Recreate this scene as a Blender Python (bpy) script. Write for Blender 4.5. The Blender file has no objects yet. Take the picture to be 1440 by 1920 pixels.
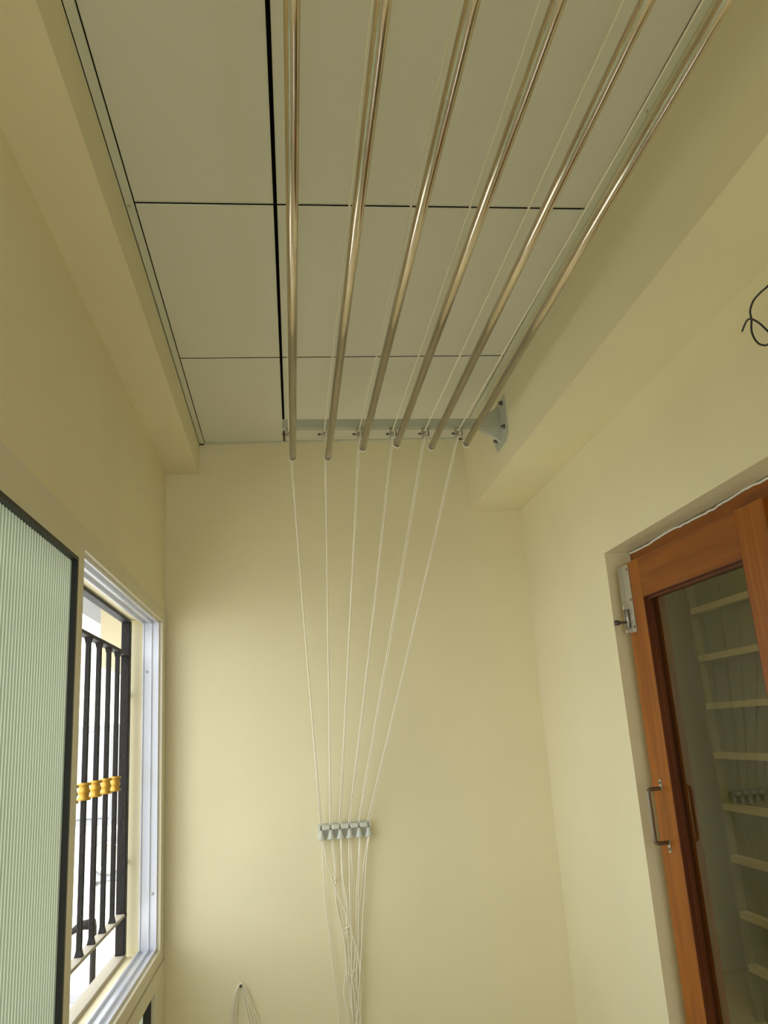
import bpy, math, random
from mathutils import Vector, Matrix

# ---------------------------------------------------------------- camera
S = bpy.context.scene
COL = S.collection
EYE = 1.6
cam_data = bpy.data.cameras.new('camera')
cam_data.sensor_fit = 'HORIZONTAL'
cam_data.sensor_width = 36.0
cam_data.lens = 36.0 * 1523.97 / 1440.0
cam_data.clip_start = 0.02
cam_data.clip_end = 500
cam = bpy.data.objects.new('camera', cam_data)
COL.objects.link(cam)
right = Vector((0.9919177, -0.10967055, -0.06380949))
down = Vector((-0.0323906, 0.26737212, -0.9630488))
fwd = Vector((0.12267897, 0.95733198, 0.26165884))
cam.matrix_world = Matrix(((right.x, -down.x, -fwd.x, 0), (right.y, -down.y, -fwd.y, 0),
                           (right.z, -down.z, -fwd.z, EYE), (0, 0, 0, 1)))
S.camera = cam

# ---------------------------------------------------------------- world, light, exposure
w = bpy.data.worlds.new('overcast_sky')
S.world = w
w.use_nodes = True
bg = w.node_tree.nodes['Background']
bg.inputs[0].default_value = (0.90, 0.95, 1.0, 1)
bg.inputs[1].default_value = 5.0
sun_d = bpy.data.lights.new('hazy_sun', 'SUN')
sun_d.energy = 7.5
sun_d.angle = math.radians(12)
sun_d.color = (1.0, 0.95, 0.85)
sun = bpy.data.objects.new('hazy_sun', sun_d)
COL.objects.link(sun)
sun.location = (3, -6, 9)
sun.rotation_euler = Vector((-2.5, 4.0, -5.0)).to_track_quat('-Z', 'Y').to_euler()
# added warm fill light, unseen behind the camera end of the balcony
RL = bpy.data.lights.new('balcony_fill_light', 'AREA')
RL.energy = 9.0
RL.size = 0.5
RL.color = (1.0, 0.93, 0.78)
rl = bpy.data.objects.new('balcony_fill_light', RL)
COL.objects.link(rl)
rl.location = (0.2, -0.9, EYE + 1.12)
RM = bpy.data.lights.new('room_fill_light', 'AREA')  # added fill light to brighten the room behind the door
RM.energy = 17.0
RM.size = 0.6
RM.color = (1.0, 0.87, 0.55)
rm = bpy.data.objects.new('room_fill_light', RM)
COL.objects.link(rm)
rm.location = (1.75, 2.6, EYE + 1.25)
S.view_settings.view_transform = 'Standard'
S.view_settings.look = 'None'
S.view_settings.gamma = 1.0
S.view_settings.use_curve_mapping = False
S.view_settings.exposure = -0.36

# ---------------------------------------------------------------- materials
def new_mat(name):
    m = bpy.data.materials.new(name); m.use_nodes = True
    return m, m.node_tree, m.node_tree.nodes['Principled BSDF']

def plain(name, col, rough=0.5, metal=0.0, bump=0.0, scale=40.0, var=0.0, spec=0.5, coat=0.0):
    m, nt, p = new_mat(name)
    p.inputs['Base Color'].default_value = (*col, 1)
    p.inputs['Roughness'].default_value = rough
    p.inputs['Metallic'].default_value = metal
    p.inputs['Specular IOR Level'].default_value = spec
    p.inputs['Coat Weight'].default_value = coat
    if bump or var:
        tc = nt.nodes.new('ShaderNodeTexCoord')
        n = nt.nodes.new('ShaderNodeTexNoise'); n.inputs['Scale'].default_value = scale
        n.inputs['Detail'].default_value = 5
        nt.links.new(tc.outputs['Object'], n.inputs['Vector'])
        if bump:
            b = nt.nodes.new('ShaderNodeBump'); b.inputs['Strength'].default_value = bump
            b.inputs['Distance'].default_value = 0.004
            nt.links.new(n.outputs['Fac'], b.inputs['Height'])
            nt.links.new(b.outputs['Normal'], p.inputs['Normal'])
        if var:
            n2 = nt.nodes.new('ShaderNodeTexNoise'); n2.inputs['Scale'].default_value = scale * 0.12
            nt.links.new(tc.outputs['Object'], n2.inputs['Vector'])
            r = nt.nodes.new('ShaderNodeValToRGB')
            r.color_ramp.elements[0].position = 0.3; r.color_ramp.elements[1].position = 0.7
            r.color_ramp.elements[0].color = (*[c * (1 - var) for c in col], 1)
            r.color_ramp.elements[1].color = (*[min(1, c * (1 + var * 0.6)) for c in col], 1)
            nt.links.new(n2.outputs['Fac'], r.inputs['Fac'])
            nt.links.new(r.outputs['Color'], p.inputs['Base Color'])
    return m

WALL = plain('cream_paint', (0.82, 0.745, 0.495), 0.55, bump=0.06, scale=25, var=0.03)
BEAMP = plain('cream_paint_beam', (0.82, 0.745, 0.495), 0.6, bump=0.1, scale=18, var=0.03)
TILE = plain('coated_metal_tile', (0.72, 0.71, 0.59), 0.38, var=0.02, scale=8)
TRIM = plain('pale_trim', (0.66, 0.68, 0.54), 0.4)
DARK = plain('dark_void', (0.01, 0.01, 0.01), 0.9)
FRAME = plain('powder_coated_aluminium', (0.72, 0.67, 0.50), 0.4, var=0.02)
TRACK = plain('milled_aluminium', (0.72, 0.74, 0.80), 0.35, metal=0.4)
RUBBER = plain('black_rubber', (0.012, 0.012, 0.012), 0.5)
IRON = plain('black_painted_iron', (0.014, 0.011, 0.009), 0.55, bump=0.6, scale=90, spec=0.25)
GOLD = plain('gold_paint', (0.50, 0.28, 0.035), 0.38, metal=0.45)
WHITEP = plain('white_powder_coat', (0.48, 0.50, 0.40), 0.4)
PLAST = plain('white_plastic', (0.60, 0.62, 0.53), 0.35)
CORD = plain('braided_cord', (0.90, 0.85, 0.67), 0.8, bump=0.4, scale=400)
STEELD = plain('dull_steel', (0.52, 0.50, 0.43), 0.35, metal=0.8)
HANDLE = plain('bronzed_steel', (0.22, 0.18, 0.13), 0.35, metal=0.85)
STEELK = plain('dark_steel', (0.12, 0.11, 0.09), 0.4, metal=0.8)
CABLE = plain('black_cable', (0.012, 0.014, 0.02), 0.4)
FLOORM = plain('floor_stone', (0.72, 0.65, 0.50), 0.4, var=0.06, scale=20)
PLASTER = plain('rough_plaster', (0.82, 0.78, 0.66), 0.8, bump=0.5, scale=60)
EXTW = plain('white_render', (0.86, 0.86, 0.84), 0.8, bump=0.2, scale=6)
EXTC = plain('cream_render', (0.50, 0.44, 0.30), 0.8, bump=0.2, scale=6)
EXTG = plain('grey_render', (0.22, 0.225, 0.23), 0.7)
GROUND = plain('street_ground', (0.55, 0.53, 0.48), 0.9, var=0.1, scale=2)
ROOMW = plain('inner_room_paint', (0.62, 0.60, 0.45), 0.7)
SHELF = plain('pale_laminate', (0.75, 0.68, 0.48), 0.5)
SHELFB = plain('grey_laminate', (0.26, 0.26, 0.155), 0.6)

def steel_pole():
    m, nt, p = new_mat('stainless_steel_tube')
    p.inputs['Metallic'].default_value = 1.0
    p.inputs['Roughness'].default_value = 0.17
    tc = nt.nodes.new('ShaderNodeTexCoord')
    mp = nt.nodes.new('ShaderNodeMapping'); mp.inputs['Scale'].default_value = (60, 3, 60)
    n = nt.nodes.new('ShaderNodeTexNoise'); n.inputs['Scale'].default_value = 2.0; n.inputs['Detail'].default_value = 6
    r = nt.nodes.new('ShaderNodeValToRGB')
    r.color_ramp.elements[0].color = (0.60, 0.52, 0.42, 1); r.color_ramp.elements[1].color = (0.80, 0.73, 0.62, 1)
    r.color_ramp.elements[0].position = 0.35; r.color_ramp.elements[1].position = 0.7
    nt.links.new(tc.outputs['Object'], mp.inputs['Vector']); nt.links.new(mp.outputs['Vector'], n.inputs['Vector'])
    nt.links.new(n.outputs['Fac'], r.inputs['Fac']); nt.links.new(r.outputs['Color'], p.inputs['Base Color'])
    return m
POLE = steel_pole()

def wood(name, c0, c1, scale, rough=0.42):
    m, nt, p = new_mat(name)
    p.inputs['Roughness'].default_value = rough
    p.inputs['Specular IOR Level'].default_value = 0.3
    tc = nt.nodes.new('ShaderNodeTexCoord')
    mp = nt.nodes.new('ShaderNodeMapping'); mp.inputs['Scale'].default_value = scale
    n = nt.nodes.new('ShaderNodeTexNoise'); n.inputs['Scale'].default_value = 3.0
    n.inputs['Detail'].default_value = 7; n.inputs['Distortion'].default_value = 0.8
    r = nt.nodes.new('ShaderNodeValToRGB')
    r.color_ramp.elements[0].color = (*c0, 1); r.color_ramp.elements[1].color = (*c1, 1)
    r.color_ramp.elements[0].position = 0.3; r.color_ramp.elements[1].position = 0.72
    nt.links.new(tc.outputs['Object'], mp.inputs['Vector']); nt.links.new(mp.outputs['Vector'], n.inputs['Vector'])
    nt.links.new(n.outputs['Fac'], r.inputs['Fac']); nt.links.new(r.outputs['Color'], p.inputs['Base Color'])
    b = nt.nodes.new('ShaderNodeBump'); b.inputs['Strength'].default_value = 0.08; b.inputs['Distance'].default_value = 0.002
    nt.links.new(n.outputs['Fac'], b.inputs['Height']); nt.links.new(b.outputs['Normal'], p.inputs['Normal'])
    return m
WOODV = wood('teak_vertical_grain', (0.23, 0.062, 0.003), (0.38, 0.118, 0.006), (12, 12, 0.9))
WOODH = wood('teak_horizontal_grain', (0.19, 0.050, 0.003), (0.31, 0.090, 0.006), (12, 0.9, 12))
WOODD = wood('dark_teak', (0.09, 0.022, 0.006), (0.14, 0.038, 0.010), (12, 12, 0.9))

def glass_clear():
    m, nt, p = new_mat('clear_glass')
    nt.nodes.remove(p)
    out = nt.nodes['Material Output']
    fr = nt.nodes.new('ShaderNodeFresnel'); fr.inputs['IOR'].default_value = 1.62
    t = nt.nodes.new('ShaderNodeBsdfTransparent'); t.inputs['Color'].default_value = (0.84, 0.84, 0.68, 1)
    g = nt.nodes.new('ShaderNodeBsdfGlossy'); g.inputs['Roughness'].default_value = 0.015
    mx = nt.nodes.new('ShaderNodeMixShader')
    ge = nt.nodes.new('ShaderNodeNewGeometry')          # the inner side of the pane does not reflect a second time
    sb = nt.nodes.new('ShaderNodeMath'); sb.operation = 'SUBTRACT'; sb.inputs[0].default_value = 1.0; sb.use_clamp = True
    mu = nt.nodes.new('ShaderNodeMath'); mu.operation = 'MULTIPLY'
    nt.links.new(ge.outputs['Backfacing'], sb.inputs[1])
    nt.links.new(fr.outputs[0], mu.inputs[0]); nt.links.new(sb.outputs[0], mu.inputs[1])
    nt.links.new(mu.outputs[0], mx.inputs[0]); nt.links.new(t.outputs[0], mx.inputs[1])
    nt.links.new(g.outputs[0], mx.inputs[2]); nt.links.new(mx.outputs[0], out.inputs['Surface'])
    return m
GLASS = glass_clear()

def glass_fluted():
    m, nt, p = new_mat('fluted_frosted_glass')
    nt.nodes.remove(p)
    out = nt.nodes['Material Output']
    # ridge highlights painted in: colour pale at every ridge line, darker mid-flute
    tc = nt.nodes.new('ShaderNodeAttribute'); tc.attribute_name = 'flute_shade'
    def ramp(c0, c1):
        r = nt.nodes.new('ShaderNodeValToRGB')
        r.color_ramp.elements[0].position = 0.05; r.color_ramp.elements[1].position = 0.55
        r.color_ramp.elements[0].color = (*c0, 1); r.color_ramp.elements[1].color = (*c1, 1)
        nt.links.new(tc.outputs['Fac'], r.inputs['Fac']); return r
    tr = nt.nodes.new('ShaderNodeBsdfTranslucent'); df = nt.nodes.new('ShaderNodeBsdfDiffuse')
    nt.links.new(ramp((0.44, 0.445, 0.325), (0.165, 0.195, 0.125)).outputs[0], tr.inputs['Color'])
    nt.links.new(ramp((0.50, 0.50, 0.36), (0.22, 0.26, 0.17)).outputs[0], df.inputs['Color'])
    g = nt.nodes.new('ShaderNodeBsdfGlossy'); g.inputs['Roughness'].default_value = 0.10
    a = nt.nodes.new('ShaderNodeMixShader'); a.inputs[0].default_value = 0.3
    b = nt.nodes.new('ShaderNodeMixShader')
    lw = nt.nodes.new('ShaderNodeLayerWeight'); lw.inputs['Blend'].default_value = 0.5
    pw = nt.nodes.new('ShaderNodeMath'); pw.operation = 'POWER'; pw.inputs[1].default_value = 4.0
    fr = nt.nodes.new('ShaderNodeMath'); fr.operation = 'MULTIPLY_ADD'; fr.inputs[1].default_value = 0.45; fr.inputs[2].default_value = 0.04
    nt.links.new(lw.outputs['Facing'], pw.inputs[0]); nt.links.new(pw.outputs[0], fr.inputs[0])
    nt.links.new(tr.outputs[0], a.inputs[1]); nt.links.new(df.outputs[0], a.inputs[2])
    nt.links.new(fr.outputs[0], b.inputs[0]); nt.links.new(a.outputs[0], b.inputs[1]); nt.links.new(g.outputs[0], b.inputs[2])
    nt.links.new(b.outputs[0], out.inputs['Surface'])
    return m
FLUTE = glass_fluted()

# ---------------------------------------------------------------- mesh helpers (heights are measured from eye level E)
class MB:
    def __init__(s): s.v = []; s.f = []; s.sm = []
    def add(s, vs, fs, smooth=False):
        o = len(s.v); s.v += [tuple(v) for v in vs]
        for f in fs: s.f.append(tuple(i + o for i in f)); s.sm.append(smooth)
        return s
    def box(s, x0, x1, y0, y1, z0, z1):
        return s.hexa([(x0, y0, z0), (x1, y0, z0), (x1, y1, z0), (x0, y1, z0),
                       (x0, y0, z1), (x1, y0, z1), (x1, y1, z1), (x0, y1, z1)])
    def hexa(s, p):
        return s.add(p, [(3, 2, 1, 0), (4, 5, 6, 7), (0, 1, 5, 4), (1, 2, 6, 5), (2, 3, 7, 6), (3, 0, 4, 7)])
    def bbox(s, x0, x1, y0, y1, z0, z1, b):     # box with chamfered edges, as three overlapping-free rings
        X = [(x0, x0 + b), (x1, x1 - b)]; Y = [(y0, y0 + b), (y1, y1 - b)]; Z = [(z0, z0 + b), (z1, z1 - b)]
        V = []; idx = {}
        for i in (0, 1):
            for j in (0, 1):
                for k in (0, 1):
                    for a in range(3):
                        idx[(i, j, k, a)] = len(V)
                        V.append((X[i][0 if a == 0 else 1], Y[j][0 if a == 1 else 1], Z[k][0 if a == 2 else 1]))
        F = []
        q = lambda *t: F.append(tuple(idx[k] for k in t))
        for i in (0, 1):
            o = [(i, 0, 0, 0), (i, 0, 1, 0), (i, 1, 1, 0), (i, 1, 0, 0)]; q(*(o if i == 0 else o[::-1]))
            o = [(0, i, 0, 1), (1, i, 0, 1), (1, i, 1, 1), (0, i, 1, 1)]; q(*(o if i == 0 else o[::-1]))
            o = [(0, 0, i, 2), (0, 1, i, 2), (1, 1, i, 2), (1, 0, i, 2)]; q(*(o if i == 0 else o[::-1]))
        for i in (0, 1):
            for j in (0, 1):
                q((i, j, 0, 0), (i, j, 1, 0), (i, j, 1, 1), (i, j, 0, 1))
                q((i, 0, j, 0), (i, 1, j, 0), (i, 1, j, 2), (i, 0, j, 2))
                q((0, i, j, 1), (1, i, j, 1), (1, i, j, 2), (0, i, j, 2))
        for i in (0, 1):
            for j in (0, 1):
                for k in (0, 1): q((i, j, k, 0), (i, j, k, 1), (i, j, k, 2))
        return s.add(V, F)
    def prism(s, poly, d):                       # poly: 3D points of one face, d: extrusion vector
        n = len(poly); d = Vector(d)
        V = [Vector(p) for p in poly] + [Vector(p) + d for p in poly]
        F = [tuple(range(n))[::-1], tuple(range(n, 2 * n))] + [(i, (i + 1) % n, n + (i + 1) % n, n + i) for i in range(n)]
        return s.add(V, F)
    def tube(s, pts, r, n=8, cap=True):
        P = [Vector(p) for p in pts]; V = []; F = []
        rr = r if isinstance(r, (list, tuple)) else [r] * len(P)
        t0 = (P[1] - P[0]).normalized()
        u = t0.orthogonal().normalized()
        for i, p in enumerate(P):
            a = P[max(0, i - 1)]; b = P[min(len(P) - 1, i + 1)]
            t = (b - a)
            t = t.normalized() if t.length > 1e-9 else t0
            u = (u - t * u.dot(t)).normalized(); v = t.cross(u)
            for k in range(n):
                an = 2 * math.pi * k / n
                V.append(p + (u * math.cos(an) + v * math.sin(an)) * rr[i])
        for i in range(len(P) - 1):
            for k in range(n):
                F.append((i * n + k, i * n + (k + 1) % n, (i + 1) * n + (k + 1) % n, (i + 1) * n + k))
        s.add(V, F, True)
        if cap:
            o = len(s.v) - len(V)
            s.f.append(tuple(o + k for k in range(n))[::-1]); s.sm.append(False)
            s.f.append(tuple(o + (len(P) - 1) * n + k for k in range(n))); s.sm.append(False)
        return s
    def lathe(s, base, axis, prof, n=16):        # prof: (distance along axis, radius)
        b = Vector(base); a = Vector(axis).normalized()
        return s.tube_profile([b + a * d for d, r in prof], a, [r for d, r in prof], n)
    def tube_profile(s, P, a, R, n):
        u = a.orthogonal().normalized(); v = a.cross(u); V = []; F = []
        for p, r in zip(P, R):
            for k in range(n):
                an = 2 * math.pi * k / n
                V.append(p + (u * math.cos(an) + v * math.sin(an)) * max(r, 1e-5))
        m = len(P)
        for i in range(m - 1):
            for k in range(n):
                F.append((i * n + k, i * n + (k + 1) % n, (i + 1) * n + (k + 1) % n, (i + 1) * n + k))
        F.append(tuple(range(n))[::-1]); F.append(tuple((m - 1) * n + k for k in range(n)))
        return s.add(V, F, True)
    def build(s, name, m, parent=None, smooth_angle=True):
        base = Vector((0, 0, EYE))
        me = bpy.data.meshes.new(name)
        org = parent_world(parent) if parent else None
        vs = [Vector(v) + base for v in s.v]
        if org is None:
            lo = [min(v[i] for v in vs) for i in range(3)]; hi = [max(v[i] for v in vs) for i in range(3)]
            org = Vector(((lo[0] + hi[0]) / 2, (lo[1] + hi[1]) / 2, lo[2]))
            loc = org
        else:
            loc = Vector((0, 0, 0))
        me.from_pydata([v - org for v in vs], [], s.f)
        me.polygons.foreach_set('use_smooth', s.sm)
        me.update()
        import bmesh
        bm = bmesh.new(); bm.from_mesh(me); bmesh.ops.recalc_face_normals(bm, faces=bm.faces); bm.to_mesh(me); bm.free()
        me.materials.append(m)
        o = bpy.data.objects.new(name, me); COL.objects.link(o)
        o.location = loc
        if parent: o.parent = parent
        return o

def parent_world(p):
    v = Vector((0, 0, 0))
    while p is not None:
        v += Vector(p.location); p = p.parent
    return v

def box(name, m, x0, x1, y0, y1, z0, z1, parent=None, b=0.0):
    mb = MB()
    (mb.bbox(x0, x1, y0, y1, z0, z1, b) if b else mb.box(x0, x1, y0, y1, z0, z1))
    return mb.build(name, m, parent)

def thing(name, label, cat, loc, group=None):
    o = bpy.data.objects.new(name, None); COL.objects.link(o)
    o.empty_display_size = 0.05
    o.location = Vector(loc) + Vector((0, 0, EYE))
    tag(o, label, cat, group)
    return o
def tag(o, label, cat, group=None):
    o['label'] = label; o['category'] = cat
    if group: o['group'] = group
    return o
def struct(o, label=None):
    o['kind'] = 'structure'
    if label: o['label'] = label
    return o
def sroot(name, loc, label=None):
    o = bpy.data.objects.new(name, None); COL.objects.link(o)
    o.location = Vector(loc) + Vector((0, 0, EYE)); o.empty_display_size = 0.05
    return struct(o, label)
def smooth(pts, k=6):                            # Catmull-Rom through the points
    P = [Vector(p) for p in pts]; out = []
    for i in range(len(P) - 1):
        a = P[max(0, i - 1)]; b = P[i]; c = P[i + 1]; d = P[min(len(P) - 1, i + 2)]
        for j in range(k):
            t = j / k
            out.append(0.5 * ((2 * b) + (c - a) * t + (2 * a - 5 * b + 4 * c - d) * t * t + (3 * b - a - 3 * c + d) * t ** 3))
    out.append(P[-1]); return out

# ---------------------------------------------------------------- room shell
XL, XR, YB, YF = -0.464, 0.979, 3.185, -1.6
FL, CE = -EYE, 1.182
XW = -0.600                                       # outer face of the window wall
XBL, XBR = -0.332, 0.764                          # beam faces
ZBL, ZBR = 1.054, 0.857                           # beam undersides
XR2 = 1.12                                        # inner-room side of the door wall

struct(box('floor', FLOORM, XW, XR, YF, YB, FL - 0.12, FL), 'plain stone floor of the narrow utility balcony')
struct(box('wall_back', WALL, XW, XR2, YB, YB + 0.15, FL - 0.12, CE + 0.2), 'cream painted end wall with the cord cleat')
struct(MB().box(XW, -0.30, YF - 0.15, YF, FL - 0.12, CE + 0.2).box(0.80, XR2, YF - 0.15, YF, FL - 0.12, CE + 0.2)
       .box(-0.30, 0.80, YF - 0.15, YF, 0.50, CE + 0.2).box(-0.30, 0.80, YF - 0.15, YF, FL - 0.12, -0.75).build('wall_front', WALL), 'cream painted wall at the near end of the balcony, with an opening added for fill light')  # opening added in this unseen wall to let in fill daylight
# window wall: band above the window and the pier beyond its near end
struct(MB().box(XW, XL, YF, YB, 0.506, CE + 0.2).box(XW, XL, YF, -0.55, FL, 0.506).build('wall_left', WALL),
       'cream painted wall above the sliding window')
# door wall with the door opening
DY0, DY1, DZ = 0.78, 2.363, 0.491
struct(MB().box(XR, XR2, YF, DY0, FL, CE + 0.2).box(XR, XR2, DY1, YB, FL, CE + 0.2)
       .box(XR, XR2, DY0, DY1, DZ, CE + 0.2).build('wall_right', WALL), 'cream painted wall around the wooden door')
# beams
def beam(name, x0, x1, z0, lab):
    mb = MB(); n = 24
    mb.box(x0, x1, YF, YB, z0, CE + 0.2)
    return struct(mb.build(name, BEAMP), lab)
beam('trim_1', XL, XBL, ZBL, 'cream boxed beam along the top of the window wall')
beam('trim_2', XBR, XR, ZBR, 'cream boxed beam along the top of the door wall, carrying the bracket plate')

# ceiling: dark void above, then metal tiles with open joints
ceil = sroot('ceiling', (0.2, 1.0, CE), 'suspended ceiling of large pale grey-green metal tiles')
box('ceiling_void', DARK, XBL, XBR, YF, YB, CE + 0.05, CE + 0.08, ceil)
def tile(xa0, xa1, xb0, xb1, y0, y1):             # near edge x range, far edge x range
    mb = MB(); t = 0.003; b = 0.0015
    bot = [(xa0 + b, y0 + b, CE), (xa1 - b, y0 + b, CE), (xb1 - b, y1 - b, CE), (xb0 + b, y1 - b, CE)]
    mid = [(xa0, y0, CE + b), (xa1, y0, CE + b), (xb1, y1, CE + b), (xb0, y1, CE + b)]
    top = [(p[0], p[1], CE + t) for p in mid]
    mb.add(bot + mid + top, [(0, 1, 2, 3)] + [(i, 4 + i, 4 + (i + 1) % 4, (i + 1) % 4) for i in range(4)] +
           [(4 + i, 8 + i, 8 + (i + 1) % 4, 4 + (i + 1) % 4) for i in range(4)] + [(8, 9, 10, 11)])
    return mb.build('ceiling_tile', TILE, ceil)
ys = [YB - 0.018, 2.404, 1.623, 0.842, 0.061, -0.72, YF]
sx = lambda y: 0.0006 + 0.0055 * (y - 1.0)
g = 0.0042
for i in range(len(ys) - 1):
    y1 = ys[i] - (g if i else 0); y0 = ys[i + 1] + g
    y0 += 0.0015; y1 -= 0.0015 if i else 0
    tile(-0.309, sx(y0) - g, -0.309, sx(y1) - g, y0, y1)
    tile(sx(y0) + g, 0.743, sx(y1) + g, 0.743, y0, y1)
# cross runners: a thin pale web filling part of each open joint
rn = MB()
for y in ys[1:-1]: rn.box(-0.309, sx(y) - g, y - 0.0038, y - 0.0006, CE + 0.002, CE + 0.05).box(sx(y) + g, 0.741, y - 0.0038, y - 0.0006, CE + 0.002, CE + 0.05)
rn.build('joint_runner', TRIM, ceil)
rn = MB()
for i in range(len(ys) - 1):
    for dx in (-0.0085, 0.0075):
        ya, yb_ = ys[i + 1] + 0.006, ys[i] - 0.006
        rn.hexa([(sx(ya) + dx, ya, CE - 0.0008), (sx(ya) + dx + 0.001, ya, CE - 0.0008), (sx(yb_) + dx + 0.001, yb_, CE - 0.0008), (sx(yb_) + dx, yb_, CE - 0.0008),
                 (sx(ya) + dx, ya, CE + 0.0005), (sx(ya) + dx + 0.001, ya, CE + 0.0005), (sx(yb_) + dx + 0.001, yb_, CE + 0.0005), (sx(yb_) + dx, yb_, CE + 0.0005)])
rn.build('tile_edge_bead', TRIM, ceil)
t3 = sroot('trim_3', (XBL, 0.8, CE), 'pale metal edge angle where the ceiling tiles meet the window side beam')
MB().box(XBL + 0.001, -0.311, YF, YB, CE - 0.004, CE + 0.001).box(XBL, XBL + 0.003, YF, YB, CE - 0.004, CE + 0.02).build('edge_angle', TRIM, t3)
MB().lathe((-0.322, 1.628, CE - 0.0035), (0, 0, -1), [(0, .0045), (.002, .0042), (.0025, .002)], 12).build('screw', STEELD, t3)
t4 = sroot('trim_4', (XBR, 0.8, CE), 'pale metal edge angle where the ceiling tiles meet the door side beam')
MB().box(0.7438, XBR - 0.001, YF, YB, CE - 0.004, CE + 0.001).build('edge_angle', TRIM, t4)
MB().lathe((0.756, 1.30, CE - 0.0035), (0, 0, -1), [(0, .0035), (.002, .003)], 12).build('screw', STEELD, t4)
struct(box('trim_5', TRIM, XBL, XBR, YB - 0.016, YB - 0.001, CE - 0.004, CE + 0.001), 'thin metal edge angle along the end wall')

# ---------------------------------------------------------------- window wall glazing
def frame_rect(mb, x0, x1, y0, y1, z0, z1, wy, wz):
    mb.box(x0, x1, y0, y0 + wy, z0, z1).box(x0, x1, y1 - wy, y1, z0, z1)
    mb.box(x0, x1, y0 + wy, y1 - wy, z0, z0 + wz).box(x0, x1, y0 + wy, y1 - wy, z1 - wz, z1)
def gasket(mb, x0, x1, y0, y1, z0, z1, t=0.009): frame_rect(mb, x0, x1, y0, y1, z0, z1, t, t)
def fluted(name, x, y0, y1, z0, z1, parent, pitch=0.0165, depth=0.003):
    n = max(2, int((y1 - y0) / pitch)); p = (y1 - y0) / n; k = 6; V = []; F = []; ring = []; T = []
    for i in range(n):
        for j in range(k):
            t = j / k; ring.append((x - depth * math.sin(math.pi * t), y0 + p * (i + t))); T.append(math.sin(math.pi * t))
    ring.append((x, y1)); T.append(0)
    for a, b in ring: V += [(a, b, z0), (a, b, z1)]
    for i in range(len(ring) - 1): F.append((2 * i, 2 * i + 2, 2 * i + 3, 2 * i + 1))
    mb = MB(); mb.add(V, F, False)
    o = mb.build(name, FLUTE, parent)
    at = o.data.attributes.new('flute_shade', 'FLOAT', 'POINT')
    at.data.foreach_set('value', [t for t in T for _ in (0, 1)])
    return o

WZ0, WZ1, WY0, WY1 = -0.660, 0.454, -0.50, 3.100   # clear opening of the window frame
win = sroot('window_1', (XL, 1.3, -0.70), 'sliding window with beige aluminium frame and two-channel track')
fr = MB()
frame_rect(fr, XL - 0.008, XL + 0.004, WY0 - 0.045, YB - 0.012, WZ0 - 0.040, 0.506, 0.045, 0.040)
# far jamb of the face frame is wider than the other side
fr.box(XL - 0.008, XL + 0.004, WY1, YB - 0.057, WZ0, WZ1)
fr.box(XL - 0.008, XL + 0.004, WY0, YB - 0.057, WZ1, 0.466)
fr.build('window_frame', FRAME, win)
tr = MB()
X0 = XL - 0.066
for xa, xb in ((XL - 0.012, XL - 0.008), (XL - 0.037, XL - 0.033), (X0, X0 + 0.004)):
    frame_rect(tr, xa, xb, WY0, WY1, WZ0, WZ1, 0.008, 0.010)
frame_rect(tr, X0, XL - 0.008, WY0 - 0.012, WY1 + 0.014, WZ0 - 0.014, WZ1 + 0.014, 0.014, 0.014)
tr.build('sliding_track', TRACK, win)
for (x, z) in ((XL - 0.050, 0.27), (XL - 0.022, -0.48)):
    MB().lathe((x, WY1, z), (0, -1, 0), [(0, .005), (.002, .0045), (.0025, .002)], 12).build('screw', STEELD, win)
# masonry reveal beyond the frame
rv = MB()
frame_rect(rv, XW, X0, WY0 - 0.02, WY1 + 0.012, WZ0 - 0.012, WZ1 + 0.012, 0.012, 0.012)
rv.box(XW, X0, WY1 + 0.012, YB, FL, 0.506).box(XW, X0, WY0, WY1, WZ1 + 0.012, 0.506).box(XW, X0, -0.55, WY1 + 0.012, WZ0 - 0.05, WZ0 - 0.012)
struct(rv.build('trim_6', WALL), 'cream plastered reveal around the window opening')
# sashes
def sash(y0, y1, xs, lab):
    t = bpy.data.objects.new('window_sash', None); COL.objects.link(t); t.empty_display_size = 0.05
    t.parent = win; t.location = Vector((xs, (y0 + y1) / 2, WZ0 + EYE)) - Vector(win.location); t['label'] = lab
    z0, z1 = WZ0 + 0.0005, WZ1 + 0.0
    m = MB(); frame_rect(m, xs - 0.020, xs, y0, y1, z0, z1, 0.052, 0.030); m.build('sash_frame', FRAME, t)
    m = MB(); gasket(m, xs - 0.018, xs + 0.0005, y0 + 0.052, y1 - 0.052, z0 + 0.030, z1 - 0.030); m.build('gasket', RUBBER, t)
    fluted('fluted_glass', xs - 0.012, y0 + 0.060, y1 - 0.060, z0 + 0.038, z1 - 0.038, t)
    return t
sash(0.70, 1.905, XL + 0.0038, 'beige framed sliding sash with fluted green glass, pushed left of the open gap')
sash(-0.49, 0.695, XL - 0.014, 'beige framed fluted glass sash in the outer track beside the camera')
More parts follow.
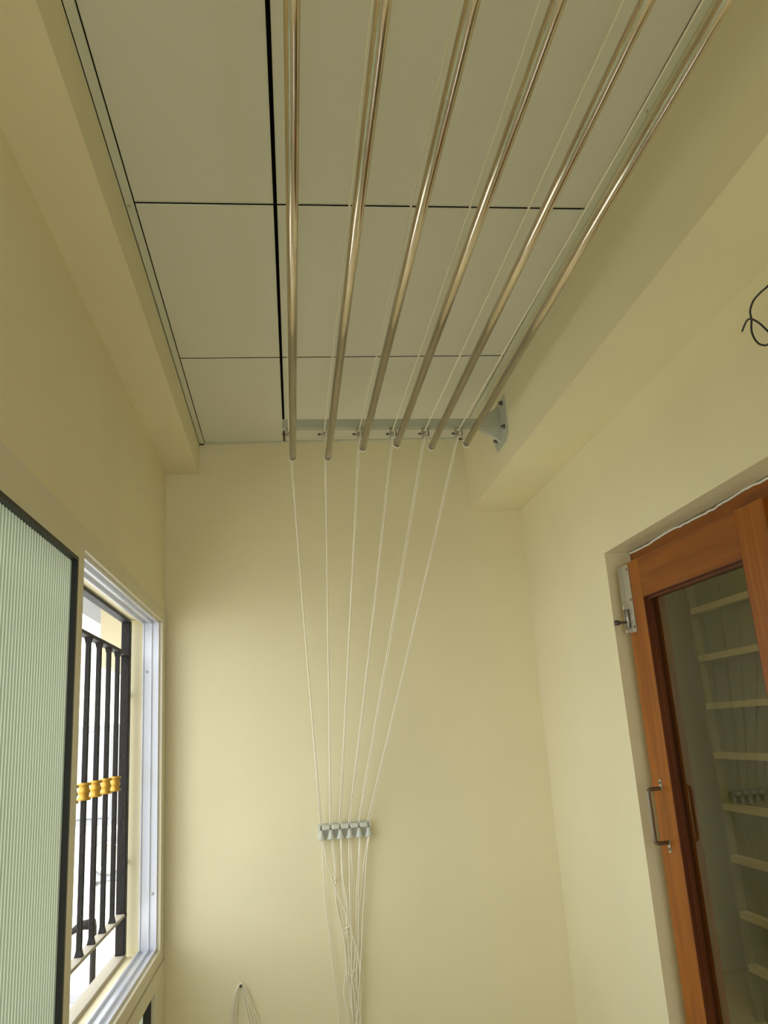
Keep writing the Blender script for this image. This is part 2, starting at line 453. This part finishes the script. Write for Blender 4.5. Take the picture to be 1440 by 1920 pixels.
# lower fixed glazing
low = sroot('window_2', (XL, 1.3, FL), 'fixed fluted glass panels under the sliding window')
m = MB(); LX0, LX1 = XL - 0.040, XL + 0.008
m.box(LX0, LX1, -0.55, YB - 0.002, -0.752, -0.703)
m.box(LX0, LX1, -0.55, YB - 0.002, FL, FL + 0.06)
mull = [(-0.55, -0.49), (0.62, 0.69), (1.80, 1.87), (2.975, YB - 0.002)]
for a, b in mull: m.box(LX0, LX1, a, b, FL + 0.06, -0.752)
m.box(LX1, LX1 + 0.0015, 3.03, 3.034, FL + 0.06, -0.752)
m.build('lower_frame', FRAME, low)
for (a, b), (c, d) in zip(mull[:-1], mull[1:]):
    q = MB(); gasket(q, LX0 + 0.006, LX1 - 0.012, b, c, FL + 0.06, -0.752, 0.010); q.build('gasket', RUBBER, low)
    fluted('fluted_glass', LX0 + 0.014, b + 0.008, c - 0.008, FL + 0.068, -0.760, low)
struct(box('trim_7', WALL, XW, LX0 - 0.002, -0.55, YB, FL, FL + 0.15), 'cream kerb outside the fixed glazing')

# ---------------------------------------------------------------- window grille
gr = thing('window_grille', 'black iron grille with gold collars, outside the open part of the window', 'grille', (-0.579, 2.0, -0.66))
GX0, GX1 = -0.594, -0.564
GY1 = 3.062
def post(y0, y1, z0, z1, nm='post', x0=GX0, x1=GX1): return box(nm, IRON, x0, x1, y0, y1, z0, z1, gr, 0.002)
post(GY1 - 0.036, GY1, -0.650, 0.447)
post(0.70, 0.736, -0.650, 0.447)
post(-0.48, -0.444, -0.650, 0.447)
def rail(z, h, x0=GX0, x1=GX1, nm='rail'): return box(nm, IRON, x0, x1, -0.48, GY1, z - h, z + h, gr, 0.0015)
rail(0.4475, 0.004); rail(0.328, 0.005); 
LRAIL = plain('lit_dusty_rail', (0.42, 0.37, 0.27), 0.6, bump=0.4, scale=60)  # pale colour holds both dust and painted daylight on the rail tops
o = box('rail', LRAIL, GX0, GX1, -0.48, GY1, -0.533, -0.523, gr, 0.001); o['label'] = 'dusty lower rail, painted pale as if lit'
o = box('sill_rail', LRAIL, GX0 - 0.008, GX1, -0.48, GY1, -0.662, -0.648, gr, 0.001); o['label'] = 'dusty bottom rail, painted pale as if lit'
bar_mesh = None
pitch = 0.139
yb = 2.895
bars = []
y = yb
while y > -0.43:
    if abs(y - 0.718) > 0.04: bars.append(y)
    y -= pitch
def bar_at(y):
    m = MB(); xc = (GX0 + GX1) / 2; h = 0.0072
    m.bbox(xc - h, xc + h, y - h, y + h, -0.523, 0.323, 0.0015)
    for z, s in ((-0.523, 1), (0.323, -1)):      # weld feet that flare to the rails
        m.add([(xc - h - .003, y - h - .004, z), (xc + h + .003, y - h - .004, z), (xc + h + .003, y + h + .004, z), (xc - h - .003, y + h + .004, z),
               (xc - h, y - h, z + s * .016), (xc + h, y - h, z + s * .016), (xc + h, y + h, z + s * .016), (xc - h, y + h, z + s * .016)],
              [(3, 2, 1, 0), (4, 5, 6, 7), (0, 1, 5, 4), (1, 2, 6, 5), (2, 3, 7, 6), (3, 0, 4, 7)])
    return m
def collar_at(y):
    xc = (GX0 + GX1) / 2; s = 0.8
    prof = [(-.030, .015), (-.028, .027), (-.022, .028), (-.018, .019), (-.010, .0205), (-.004, .023), (0, .0255), (.004, .023), (.010, .0205), (.018, .019), (.022, .028), (.028, .027), (.030, .015)]
    return MB().lathe((xc, y, -0.105), (0, 0, 1), [(d * .80, r * 0.70) for d, r in prof], 20)
b0 = bar_at(bars[0]).build('bar', IRON, gr); c0 = collar_at(bars[0]).build('collar', GOLD, b0); c0['label'] = 'gold painted ring collar'
for y in bars[1:]:
    b = b0.copy(); COL.objects.link(b); b.location = b0.location + Vector((0, y - bars[0], 0))
    c = c0.copy(); COL.objects.link(c); c.parent = b
for z in (0.19, -0.37):
    MB().tube([((GX0 + GX1) / 2, GY1, z), ((GX0 + GX1) / 2, WY1 + 0.002, z)], 0.006, 8).build('fixing_stud', STEELD, gr)

# ---------------------------------------------------------------- wooden door
def rot_about(o_list, pivot, ang):
    pass
dfr = sroot('door_1', (1.10, DY0, FL), 'teak door frame set in the deep cream recess')
FX = 1.059
m = MB(); m.box(FX, FX + 0.06, DY0, DY1, 0.400, DZ - 0.004)
m.build('frame_head', WOODH, dfr)
MB().box(FX, FX + 0.06, DY1 - 0.065, DY1 - 0.002, FL, 0.400).box(FX, FX + 0.06, DY0, DY0 + 0.065, FL, 0.400).build('frame_jamb', WOODV, dfr)
random.seed(4)
m = MB()
pts = []
for i in range(70):
    y = DY1 - 0.004 - i * (DY1 - DY0 - 0.01) / 69
    pts.append((FX - 0.001, y, DZ - 0.005 - abs(random.gauss(0, 0.0016)) - 0.0022 * math.sin(i * 0.37)))
m.tube(pts, 0.0030, 6)
pts = [(FX - 0.001, DY1 - 0.002 - 0.001 * math.sin(i), DZ - 0.006 - i * 0.03) for i in range(12)]
m.tube(pts, 0.0022, 6)
m.build('plaster_edge', PLASTER, dfr)['label'] = 'ragged pale plaster edge above the frame'

# leaf built square to the wall in local axes, then swung a few degrees about its hinge edge
LW, LZ1, LZ0 = 0.722, 0.440, FL + 0.012
LT = 0.036
HY, HX = 1.590, 1.030                              # hinge edge, room-side face
leaf = thing('door_leaf', 'teak glazed door leaf with tower bolt and D handle, slightly ajar', 'door', (HX, HY, FL + 0.0))
def L(x0, x1, y0, y1, z0, z1):                     # leaf coordinates: x depth behind face, y from hinge
    return (HX + x0, HX + x1, HY + y0, HY + y1, z0, z1)
ST = 0.110
GZ1, GZ0 = LZ1 - 0.112, LZ0 + 0.22
box('stile', WOODV, *L(0, LT, LW - ST, LW, LZ0, LZ1), leaf, 0.001)
box('stile', WOODV, *L(0, LT, 0, ST, LZ0, LZ1), leaf, 0.001)
box('rail', WOODH, *L(0, LT, ST, LW - ST, GZ1, LZ1), leaf, 0.001)
box('rail', WOODH, *L(0, LT, ST, LW - ST, LZ0, GZ0), leaf, 0.001)
m = MB()
x0, x1, y0, y1, _, _ = L(0.012, LT - 0.004, ST, LW - ST, 0, 0)
frame_rect(m, x0, x1, y0, y1, GZ0, GZ1, 0.010, 0.010)
m.build('glazing_bead', WOODD, leaf)['label'] = 'dark inner glazing bead'
m = MB(); x0, x1, y0, y1, _, _ = L(0.0005, 0.012, ST, LW - ST, 0, 0)
frame_rect(m, x0, x1, y0, y1, GZ0, GZ1, 0.0025, 0.0025); m.build('rebate', WOODD, leaf)
box('glass_pane', GLASS, *L(0.022, 0.0225, ST + 0.006, LW - ST - 0.006, GZ0 + 0.006, GZ1 - 0.006), leaf)
# tower bolt
yb1 = LW + 0.004
bolt = box('tower_bolt', STEELD, *L(-0.003, 0.000, LW - 0.046, LW - 0.002, 0.236, 0.436), leaf, 0.0008)
bolt['label'] = 'steel tower bolt at the top of the leaf'
m = MB()
c = L(-0.012, -0.003, LW - 0.030, LW - 0.016, 0, 0)
m.tube([(HX - 0.008, HY + LW - 0.010, 0.250), (HX - 0.008, HY + LW - 0.010, 0.310)], 0.0045, 10)
m.box(HX - 0.015, HX - 0.003, HY + LW - 0.0035, HY + LW - 0.002, 0.236, 0.436)
m.box(HX - 0.016, HX - 0.003, HY + LW - 0.016, HY + LW - 0.002, 0.306, 0.316)
m.box(HX - 0.016, HX - 0.003, HY + LW - 0.016, HY + LW - 0.002, 0.236, 0.244)
m.build('bolt_rod', STEELD, bolt)
MB().lathe((HX - 0.008, HY + LW - 0.010, 0.268), (-0.94, 0.25, 0.02), [(0, .0035), (.018, .003), (.024, .0045), (.028, .0075), (.036, .0078), (.040, .006), (.041, .002)], 14).build('bolt_knob', STEELK, bolt)
for z in (0.42, 0.33, 0.25):
    MB().lathe((HX - 0.003, HY + LW - 0.038, z), (-1, 0, 0), [(0, .004), (.001, .0038), (.0022, .0015)], 10).build('screw', STEELK, bolt)
# D handle
hy = LW - 0.052
hz0, hz1 = -0.335, -0.196
hd = MB().tube(smooth([(HX - 0.002, HY + hy, hz1), (HX - 0.028, HY + hy, hz1), (HX - 0.037, HY + hy, hz1 - 0.003), (HX - 0.040, HY + hy, hz1 - 0.012),
                (HX - 0.040, HY + hy, (hz0 + hz1) / 2), (HX - 0.040, HY + hy, hz0 + 0.012), (HX - 0.037, HY + hy, hz0 + 0.003), (HX - 0.028, HY + hy, hz0), (HX - 0.002, HY + hy, hz0)], 5), 0.0055, 10).build('door_handle', HANDLE, leaf)
hd['label'] = 'steel D handle on the left stile'
for z0, z1 in ((hz1 - 0.005, hz1 + 0.024), (hz0 - 0.026, hz0 + 0.005)):
    box('handle_lug', STEELD, HX - 0.0025, HX, HY + hy - 0.007, HY + hy + 0.007, z0, z1, hd, 0.0006)
    zc = z1 - 0.009 if z1 > hz1 else z0 + 0.009
    MB().lathe((HX - 0.0025, HY + hy, zc), (-1, 0, 0), [(0, .0040), (.0012, .0036), (.002, .0015)], 10).build('screw', STEELK, hd)
leaf.rotation_euler = (0, 0, math.radians(2.0))

# ---------------------------------------------------------------- room behind the door
struct(MB().box(XR2, 3.4, -0.8, 5.6, FL - 0.12, FL).build('floor_room', FLOORM), 'floor of the room behind the door')
struct(MB().box(XR2, 3.4, -0.8, 5.6, 1.3, 1.45).build('ceiling_room', ROOMW), 'ceiling of the room behind the door')
struct(MB().box(3.3, 3.4, -0.8, 5.6, FL, 1.3).build('wall_room_right', ROOMW), 'far wall of the room behind the door')
struct(MB().box(XR2, 3.3, 5.5, 5.6, FL, 1.3).build('wall_room_back', ROOMW), 'end wall of the room behind the door')
struct(MB().box(XR2, 3.3, -0.9, -0.8, FL, 1.3).build('wall_room_front', ROOMW), 'near end wall of the room behind the door')
struct(MB().box(XR2 - 0.01, XR2, YB + 0.15, 5.6, FL, 1.3).build('wall_room_left', ROOMW), 'wall of the inner room in line with the balcony')
SXF = 2.40
sh = thing('shelf_unit', 'tall shelf unit with pale shelf edges seen dimly through the door glass', 'shelf', (SXF, 3.3, FL))
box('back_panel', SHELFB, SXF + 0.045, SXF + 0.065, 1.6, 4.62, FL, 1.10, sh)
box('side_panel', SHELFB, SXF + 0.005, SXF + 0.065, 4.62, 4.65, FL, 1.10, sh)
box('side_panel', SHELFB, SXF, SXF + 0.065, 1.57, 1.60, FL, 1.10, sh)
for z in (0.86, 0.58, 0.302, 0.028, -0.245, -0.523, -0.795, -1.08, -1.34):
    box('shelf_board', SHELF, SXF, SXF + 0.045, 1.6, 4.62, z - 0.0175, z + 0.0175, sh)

# ---------------------------------------------------------------- bracket bar of the pulley airer
PX = [0.029, 0.149, 0.267, 0.382, 0.494, 0.611]    # pulleys
EX = [0.037, 0.156, 0.277, 0.396, 0.516, 0.640]    # pole ends
NX = [0.032, 0.150, 0.276, 0.399, 0.517, 0.635]
PZ = [0.917, 0.914, 0.946, 0.957, 0.944, 0.953]
BY = 2.583
QX = [0.029, 0.149, 0.271, 0.390, 0.513, 0.629]    # the near pulleys stand slightly wider
def bracket(y0, lab, pxs):
    t = thing('pulley_bracket', lab, 'bracket', (0.38, y0, 0.93))
    zt, zb = 1.036, 1.006
    MB().hexa([(0.006, y0, zb + 0.006), (0.760, y0, zb - 0.005), (0.760, y0 + 0.028, zb - 0.005), (0.006, y0 + 0.028, zb + 0.006),
               (0.006, y0, zt + 0.006), (0.760, y0, zt - 0.006), (0.760, y0 + 0.028, zt - 0.006), (0.006, y0 + 0.028, zt + 0.006)]).build('crossbar', WHITEP, t)
    X = XBR - 0.004
    yc = y0 + 0.014
    pl = MB().prism([(X, yc - 0.085, 1.090), (X, yc + 0.085, 1.090), (X, yc + 0.085, 0.958), (X, yc + 0.062, 0.932), (X, yc - 0.048, 0.932), (X, yc - 0.085, 0.950)], (0.004, 0, 0))
    pl = pl.build('wall_plate', WHITEP, t)
    for y, z in ((yc - 0.056, 1.070), (yc + 0.060, 1.070), (yc - 0.056, 0.984), (yc + 0.055, 0.972)):
        MB().lathe((X, y, z), (-1, 0, 0), [(0, .0095), (.003, .009), (.0031, .006), (.012, .0055), (.0125, .002)], 8).build('anchor_bolt', STEELK, pl)
    for (za, zb2, s) in ((1.029, 1.080, 1), (1.001, 0.945, -1)):
        MB().prism([(X, yc - 0.010, za), (X - 0.072, yc - 0.010, za), (X - 0.074, yc + 0.012, za), (X, yc + 0.012, za)], (0, 0, 0.002 * s)).build('gusset', WHITEP, t) if False else None
        MB().add([(X, yc - 0.014, za), (X - 0.075, yc - 0.014, za), (X, yc - 0.004, zb2),
                  (X, yc + 0.014, za), (X - 0.075, yc + 0.014, za), (X, yc + 0.004, zb2)],
                 [(0, 1, 2), (3, 5, 4), (0, 3, 4, 1), (1, 4, 5, 2), (0, 2, 5, 3)]).build('gusset', WHITEP, t)
    for x in pxs:
        zz = 1.006 + 0.006 - (x / 0.76) * 0.012
        m = MB(); m.box(x - 0.012, x - 0.010, yc - 0.013, yc + 0.009, zz - 0.034, zz).box(x + 0.010, x + 0.012, yc - 0.013, yc + 0.009, zz - 0.034, zz)
        m.box(x - 0.012, x + 0.012, yc - 0.013, yc + 0.009, zz - 0.002, zz)
        h = m.build('pulley_block', STEELD, t)
        MB().lathe((x - 0.0075, yc - 0.002, zz - 0.020), (1, 0, 0), [(0, .010), (.004, .0068), (.0075, .0068), (.011, .0068), (.015, .010)], 16).build('pulley_wheel', STEELD, h)
        MB().tube([(x - 0.026, yc - 0.002, zz - 0.020), (x + 0.015, yc - 0.002, zz - 0.020)], 0.0022, 8).tube([(x - 0.022, yc - 0.002, zz - 0.020), (x - 0.018, yc - 0.002, zz - 0.020)], 0.0050, 8).build('pulley_bolt', STEELK, h)
    return t
bracket(BY, 'white steel pulley bracket on the beam near the end wall', PX)
NYB = 0.30
bracket(NYB, 'white steel pulley bracket on the beam overhead near the camera', QX)

# ---------------------------------------------------------------- the six steel drying poles
ORD = ['leftmost', 'second from the left', 'third from the left', 'fourth from the left', 'fifth from the left', 'rightmost']
PR = 0.0112
PY0, PY1 = 0.24, 2.622
for i in range(6):
    xf, z = EX[i], PZ[i]
    xn = xf + (NX[i] - xf) * (PY1 - PY0) / (PY1 - 0.84)
    t = thing('drying_pole', 'stainless steel drying pole under the ceiling, %s of the six' % ORD[i], 'pole', (xf, PY1, z - PR), 'stainless drying poles under the ceiling')
    a = Vector((xn, PY0, z)); b = Vector((xf, PY1, z))
    MB().tube([a, b], PR, 24).build('pole_tube', POLE, t)
    d = (b - a).normalized()
    for e, s in ((b, 1), (a, -1)):
        MB().lathe(e - d * s * 0.006, d * s, [(0, PR + .0004), (.004, PR + .0012), (.008, PR + .0010), (.0095, PR - .002), (.0096, .004)], 20).build('end_cap', STEELD, t)

# ---------------------------------------------------------------- cord cleat on the end wall
cl = thing('cord_cleat', 'pale plastic six-hook cord cleat screwed to the end wall', 'cleat', (0.184, YB, -0.36))
box('back_plate', PLAST, 0.088, 0.282, YB - 0.006, YB, -0.356, -0.306, cl, 0.001)
CX = [0.099 + 0.0345 * i for i in range(6)]
xs = [0.089] + CX + [0.281]
for a, b in zip(xs[:-1], xs[1:]):
    m = MB(); m.bbox(a + 0.0032, b - 0.0032, YB - 0.033, YB - 0.020, -0.327, -0.309, 0.003); m.box(a + 0.004, b - 0.004, YB - 0.024, YB - 0.005, -0.324, -0.312)
    m.build('guide_bar', PLAST, cl)
MB().tube([(0.089, YB - 0.026, -0.318), (0.281, YB - 0.026, -0.318)], 0.003, 8).build('guide_rod', PLAST, cl)
for x in CX:
    m = MB().lathe((x, YB - 0.020, -0.326), (0, 0, -1), [(0, .0070), (.010, .0080), (.022, .0105), (.028, .0135), (.031, .0150), (.034, .0145)], 14)
    m.box(x - 0.004, x + 0.004, YB - 0.012, YB - 0.005, -0.352, -0.328)
    m.build('cleat_hook', PLAST, cl)

# ---------------------------------------------------------------- six cords: along the ceiling, over the pulley, down to the cleat, hanging tail
T = [
 ([(0.099, -0.355), (0.1, -0.461), (0.103, -0.578), (0.114, -0.71), (0.12, -0.822), (0.13, -0.914), (0.132, -0.981), (0.134, -1.25)],
  [(0.103, -0.356), (0.104, -0.379), (0.116, -0.447), (0.138, -0.52), (0.172, -0.607), (0.189, -0.669), (0.207, -0.734), (0.213, -0.784), (0.212, -0.882), (0.2, -0.988), (0.19, -1.28)], None),
 ([(0.134, -0.354), (0.137, -0.425), (0.14, -0.465), (0.137, -0.496), (0.138, -0.535), (0.148, -0.589), (0.157, -0.666), (0.165, -0.715), (0.166, -0.786), (0.153, -0.855), (0.157, -0.895), (0.169, -0.954), (0.176, -0.994), (0.17, -1.2)],
  [(0.138, -0.355), (0.142, -0.425), (0.143, -0.481), (0.139, -0.499), (0.141, -0.569), (0.151, -0.631), (0.164, -0.715), (0.167, -0.811), (0.175, -0.895), (0.183, -0.986), (0.186, -1.3)], (0.139, -0.498)),
 ([(0.167, -0.357), (0.166, -0.427), (0.165, -0.506), (0.173, -0.584), (0.173, -0.652), (0.172, -0.669), (0.17, -0.715), (0.174, -0.772), (0.176, -0.846), (0.185, -0.911), (0.198, -0.957), (0.201, -0.996), (0.205, -1.22)],
  [(0.169, -0.357), (0.168, -0.427), (0.169, -0.501), (0.179, -0.584), (0.174, -0.660), (0.179, -0.762), (0.187, -0.847), (0.196, -0.93), (0.194, -0.996), (0.19, -1.3)], (0.172, -0.662)),
 ([(0.203, -0.357), (0.203, -0.419), (0.205, -0.486), (0.198, -0.547), (0.192, -0.662), (0.191, -0.736), (0.186, -0.8), (0.194, -0.832), (0.201, -0.9), (0.208, -0.943), (0.207, -0.997), (0.21, -1.26)],
  [(0.198, -0.357), (0.195, -0.422), (0.19, -0.556), (0.188, -0.66), (0.188, -0.729), (0.184, -0.800), (0.179, -0.863), (0.18, -0.986), (0.175, -1.2)], (0.185, -0.802)),
 ([(0.236, -0.357), (0.226, -0.455), (0.215, -0.549), (0.205, -0.693), (0.192, -0.792), (0.18, -0.879), (0.185, -0.987), (0.18, -1.24)],
  [(0.238, -0.357), (0.230, -0.456), (0.221, -0.549), (0.212, -0.7), (0.2, -0.814), (0.203, -0.898), (0.191, -0.987), (0.195, -1.27)], None),
 ([(0.270, -0.357), (0.251, -0.427), (0.238, -0.512), (0.225, -0.588), (0.21, -0.737), (0.191, -0.847), (0.189, -0.987), (0.185, -1.28)],
  [(0.272, -0.357), (0.262, -0.4), (0.253, -0.463), (0.245, -0.532), (0.232, -0.627), (0.223, -0.72), (0.212, -0.812), (0.203, -0.903), (0.209, -0.958), (0.209, -0.997), (0.205, -1.3)], None)]
YC = YB - 0.014
CR = 0.0022
random.seed(7)
for i in range(6):
    x, xe, z, xc = PX[i], EX[i], PZ[i], CX[i]
    zz = 1.006 + 0.006 - (x / 0.76) * 0.012 - 0.020
    t = thing('pulley_rope', 'white pulley cord running down to the cleat, %s of the six' % ORD[i], 'cord', (x, BY, z), 'cords of the drying poles')
    yc = BY + 0.012
    xn = PX[i]
    # strand that lifts the far pole end
    e = 0.0028
    top = Vector((x + e, yc + 0.010, zz)); bot = Vector((xc + e, YB - 0.026, -0.306))
    mid = []
    for k in range(0, 13):
        u = k / 12; p = top.lerp(bot, u); p.z -= 0.0; p.x -= 0.010 * math.sin(math.pi * u) * (0.5 if i == 0 else 0.25) * (1 if i < 3 else -0.6)
        mid.append(p)
    tail = [Vector((a + e * 0.3, YC - 0.004 * (j % 3 == 1) - 0.002, b)) for j, (a, b) in enumerate(T[i][0])]
    far = [(xe, PY1 - 0.004, z + PR + 0.0015), (x + e + (xe - x) * 0.3, yc + 0.004, zz - 0.013 + 0.004), (x + e, yc - 0.012, zz + 0.002), (x + e, yc, zz + 0.010)]
    path = smooth(far, 4)[:-1] + mid + [Vector((xc + e, YB - 0.017, -0.318))] + smooth([Vector((xc + e, YB - 0.014, -0.340))] + tail, 5)
    MB().tube(path, CR, 6).build('cord_strand', CORD, t)
    # strand that runs on to the near pulley and lifts the near pole end
    e = -0.0028
    xnn = EX[i] + (NX[i] - EX[i]) * (PY1 - PY0) / (PY1 - 0.84)
    q = QX[i]; xm = q + (x - q) * (1.4 - NYB) / (BY - NYB)
    near = [(xnn, PY0 + 0.03, z + PR + 0.0015), (q, NYB + 0.006, zz - 0.004), (q + e, NYB + 0.010, zz + 0.009), (q + e, NYB + 0.05, zz + 0.006), (xm + e, 1.4, zz - 0.001), (x + e, yc - 0.04, zz + 0.007), (x + e, yc, zz + 0.0105)]
    top = Vector((x + e, yc + 0.010, zz)); bot = Vector((xc + e, YB - 0.026, -0.306)); mid = []
    for k in range(0, 13):
        u = k / 12; p = top.lerp(bot, u); p.x += 0.004 * math.sin(math.pi * u) * (1 if i % 2 else 0.3); mid.append(p)
    tail = [Vector((a - e * 0.3, YC - 0.005 * (j % 4 == 2) - 0.006, b)) for j, (a, b) in enumerate(T[i][1])]
    path = smooth(near, 4)[:-1] + mid + [Vector((xc + e, YB - 0.017, -0.318))] + smooth([Vector((xc + e, YB - 0.014, -0.340))] + tail, 5)
    MB().tube(path, CR, 6).build('cord_strand', CORD, t)
    # loop round the far pole end
    MB().tube([(xe + (PR + 0.0022) * math.cos(a), PY1 - 0.004, z + (PR + 0.0022) * math.sin(a)) for a in [j * math.pi / 8 for j in range(17)]], CR, 6).build('pole_loop', CORD, t)
    if T[i][2]:
        kx, kz = T[i][2]; P = []
        for j in range(49):
            a = 2 * math.pi * j / 48
            P.append((kx + 0.0062 * (math.sin(a) + 1.4 * math.sin(2 * a)) * 0.8, YC - 0.006 + 0.0035 * math.sin(3 * a), kz + 0.0062 * (math.cos(a) - 1.4 * math.cos(2 * a)) * 0.8))
        P += [(kx + 0.006, YC - 0.008, kz + 0.006), (kx + 0.012, YC - 0.009, kz + 0.010)]
        MB().tube(P, CR * 1.1, 6).build('knot', CORD, t)

# ---------------------------------------------------------------- spare cord hung over a nail
t = thing('spare_cord_hank', 'hank of spare white cord looped over a nail low on the end wall', 'cord', (-0.198, YB, -1.30))
H = []
for dl, dr, dz, off in ((0.0, 0.0, 0.0, 0.010), (-0.014, 0.022, 0.003, 0.013), (0.006, -0.012, -0.003, 0.007), (-0.007, 0.011, 0.001, 0.017)):
    H.append(([(-0.185, -1.27 + 8 * dz), (-0.224 + dl * 1.2, -1.15), (-0.228 + dl * 1.1, -1.0), (-0.2235 + dl, -0.930), (-0.219 + dl * .9, -0.872), (-0.211 + dl * .6, -0.828 + dz), (-0.198, -0.803 + dz),
               (-0.189 + dr * .45, -0.828 + dz), (-0.177 + dr * .7, -0.87), (-0.160 + dr, -0.930), (-0.135 + dr * 1.2, -1.03), (-0.125 + dr * 1.2, -1.15), (-0.165, -1.27 + 8 * dz)], off))
for pts, off in H:
    MB().tube(smooth([(a, YB - off, b) for a, b in pts], 6), 0.0023, 6).build('cord_strand', CORD, t)
MB().tube([(-0.198, YB, -0.8085), (-0.198, YB - 0.024, -0.806)], 0.0025, 8).tube([(-0.198, YB - 0.024, -0.806), (-0.198, YB - 0.026, -0.806)], 0.0055, 10).build('nail', STEELK, t)

# ---------------------------------------------------------------- loose cable end on the door wall
CP = [(0.979, 1.235, 0.815), (0.955, 1.262, 0.800), (0.94, 1.301, 0.782), (0.94, 1.324, 0.783), (0.94, 1.351, 0.781), (0.94, 1.365, 0.773), (0.94, 1.371, 0.764), (0.94, 1.372, 0.747), (0.94, 1.378, 0.729),
      (0.94, 1.375, 0.71), (0.94, 1.365, 0.693), (0.94, 1.353, 0.683), (0.94, 1.337, 0.676), (0.937, 1.316, 0.682), (0.935, 1.328, 0.705), (0.934, 1.342, 0.725), (0.932, 1.358, 0.742), (0.932, 1.372, 0.748), (0.934, 1.388, 0.745), (0.938, 1.405, 0.741)]
cb = thing('loose_cable', 'short black cable end curling out of the wall above the door', 'cable', (0.979, 1.24, 0.68))
MB().tube(smooth(CP, 4), 0.0021, 8).build('cable_sheath', CABLE, cb)
MB().tube([(0.938, 1.405, 0.741), (0.939, 1.410, 0.7395)], 0.0010, 6).build('copper_core', GOLD, cb)
MB().lathe((0.9785, 1.233, 0.816), (-1, 0, 0), [(0, .010), (.0015, .009), (.0016, .003)], 12).build('wall_grommet', STEELK, cb)

# ---------------------------------------------------------------- outside
struct(MB().box(-40, -0.61, -30, 45, -7.2, -7.0).build('ground', GROUND), 'pale street ground far below the window')
wg = thing('house_wing', 'cream rendered wing of the house beyond the grille, under a flat slab', 'building', (-0.75, 5.0, -7.0))
MB().box(-1.08, -0.61, 4.9, 8.0, 0.47, 0.86).box(-0.70, -0.61, 5.2, 8.0, -7.0, 0.47).build('wing_wall', EXTC, wg)
MB().box(-1.30, -0.61, 3.9, 8.2, 0.86, 1.00).build('roof_slab', EXTG, wg)
bd = thing('neighbour_building', 'sunlit white neighbouring building seen through the grille', 'building', (-4.6, 12, -7.0))
MB().box(-9.0, -1.7, 12.0, 18.0, -7.0, 1.25).build('facade', EXTW, bd)
MB().box(-9.2, -1.6, 11.6, 18.2, 1.25, 1.45).build('roof_slab', EXTW, bd)
MB().box(-9.1, -1.65, 11.7, 12.0, -2.1, -1.95).build('floor_ledge', EXTW, bd)
for x in (-2.9, -4.6, -6.3):
    for z in (-0.3, -3.6):
        f = MB(); f.box(x - 0.55, x + 0.55, 11.94, 12.0, z - 0.65, z + 0.65); f = f.build('window_surround', EXTG, bd)
        MB().box(x - 0.45, x + 0.45, 11.92, 11.94, z - 0.55, z + 0.55).build('pane', plain('blue_grey_pane', (0.35, 0.38, 0.42), 0.2) if 'blue_grey_pane' not in bpy.data.materials else bpy.data.materials['blue_grey_pane'], f)  # panes in one even blue-grey
ac = thing('condenser_unit', 'grey outdoor unit on the white neighbouring wall', 'appliance', (-2.35, 11.8, -1.45))
MB().bbox(-2.62, -2.10, 11.66, 11.90, -1.62, -1.05, 0.02).build('casing', EXTG, ac)
MB().lathe((-2.40, 11.66, -1.33), (0, -1, 0), [(0, .20), (.02, .20), (.021, .17), (.005, .16)], 20).build('fan_grille', STEELD, ac)
for x in (-2.55, -2.17): MB().box(x - 0.02, x + 0.02, 11.66, 11.998, -1.66, -1.62).build('mounting_arm', STEELK, ac)
struct(MB().box(-1.25, XW, -0.5, 3.9, -1.26, -1.16).build('trim_8', EXTC), 'cream sunshade ledge outside below the window')
rod = thing('drain_pipe', 'thin black pipe with a bracket arm just outside the grille', 'pipe', (-0.78, 3.43, -1.10))
MB().tube([(-0.75, 3.425, -0.62), (-0.75, 3.425, -0.84), (-0.75, 3.43, -1.10)], 0.011, 10).build('pipe', IRON, rod)
MB().tube([(-0.75, 3.425, -0.615), (-0.80, 3.44, -0.62), (-0.84, 3.45, -0.645), (-0.90, 3.45, -0.65)], [0.020, 0.016, 0.010, 0.008], 10).build('bracket_arm', IRON, rod)
MB().tube([(-0.75, 3.425, -0.84), (-0.75, 3.428, -0.95), (-0.75, 3.43, -1.15)], [0.012, 0.034, 0.036], 10).build('pipe_socket', IRON, rod)
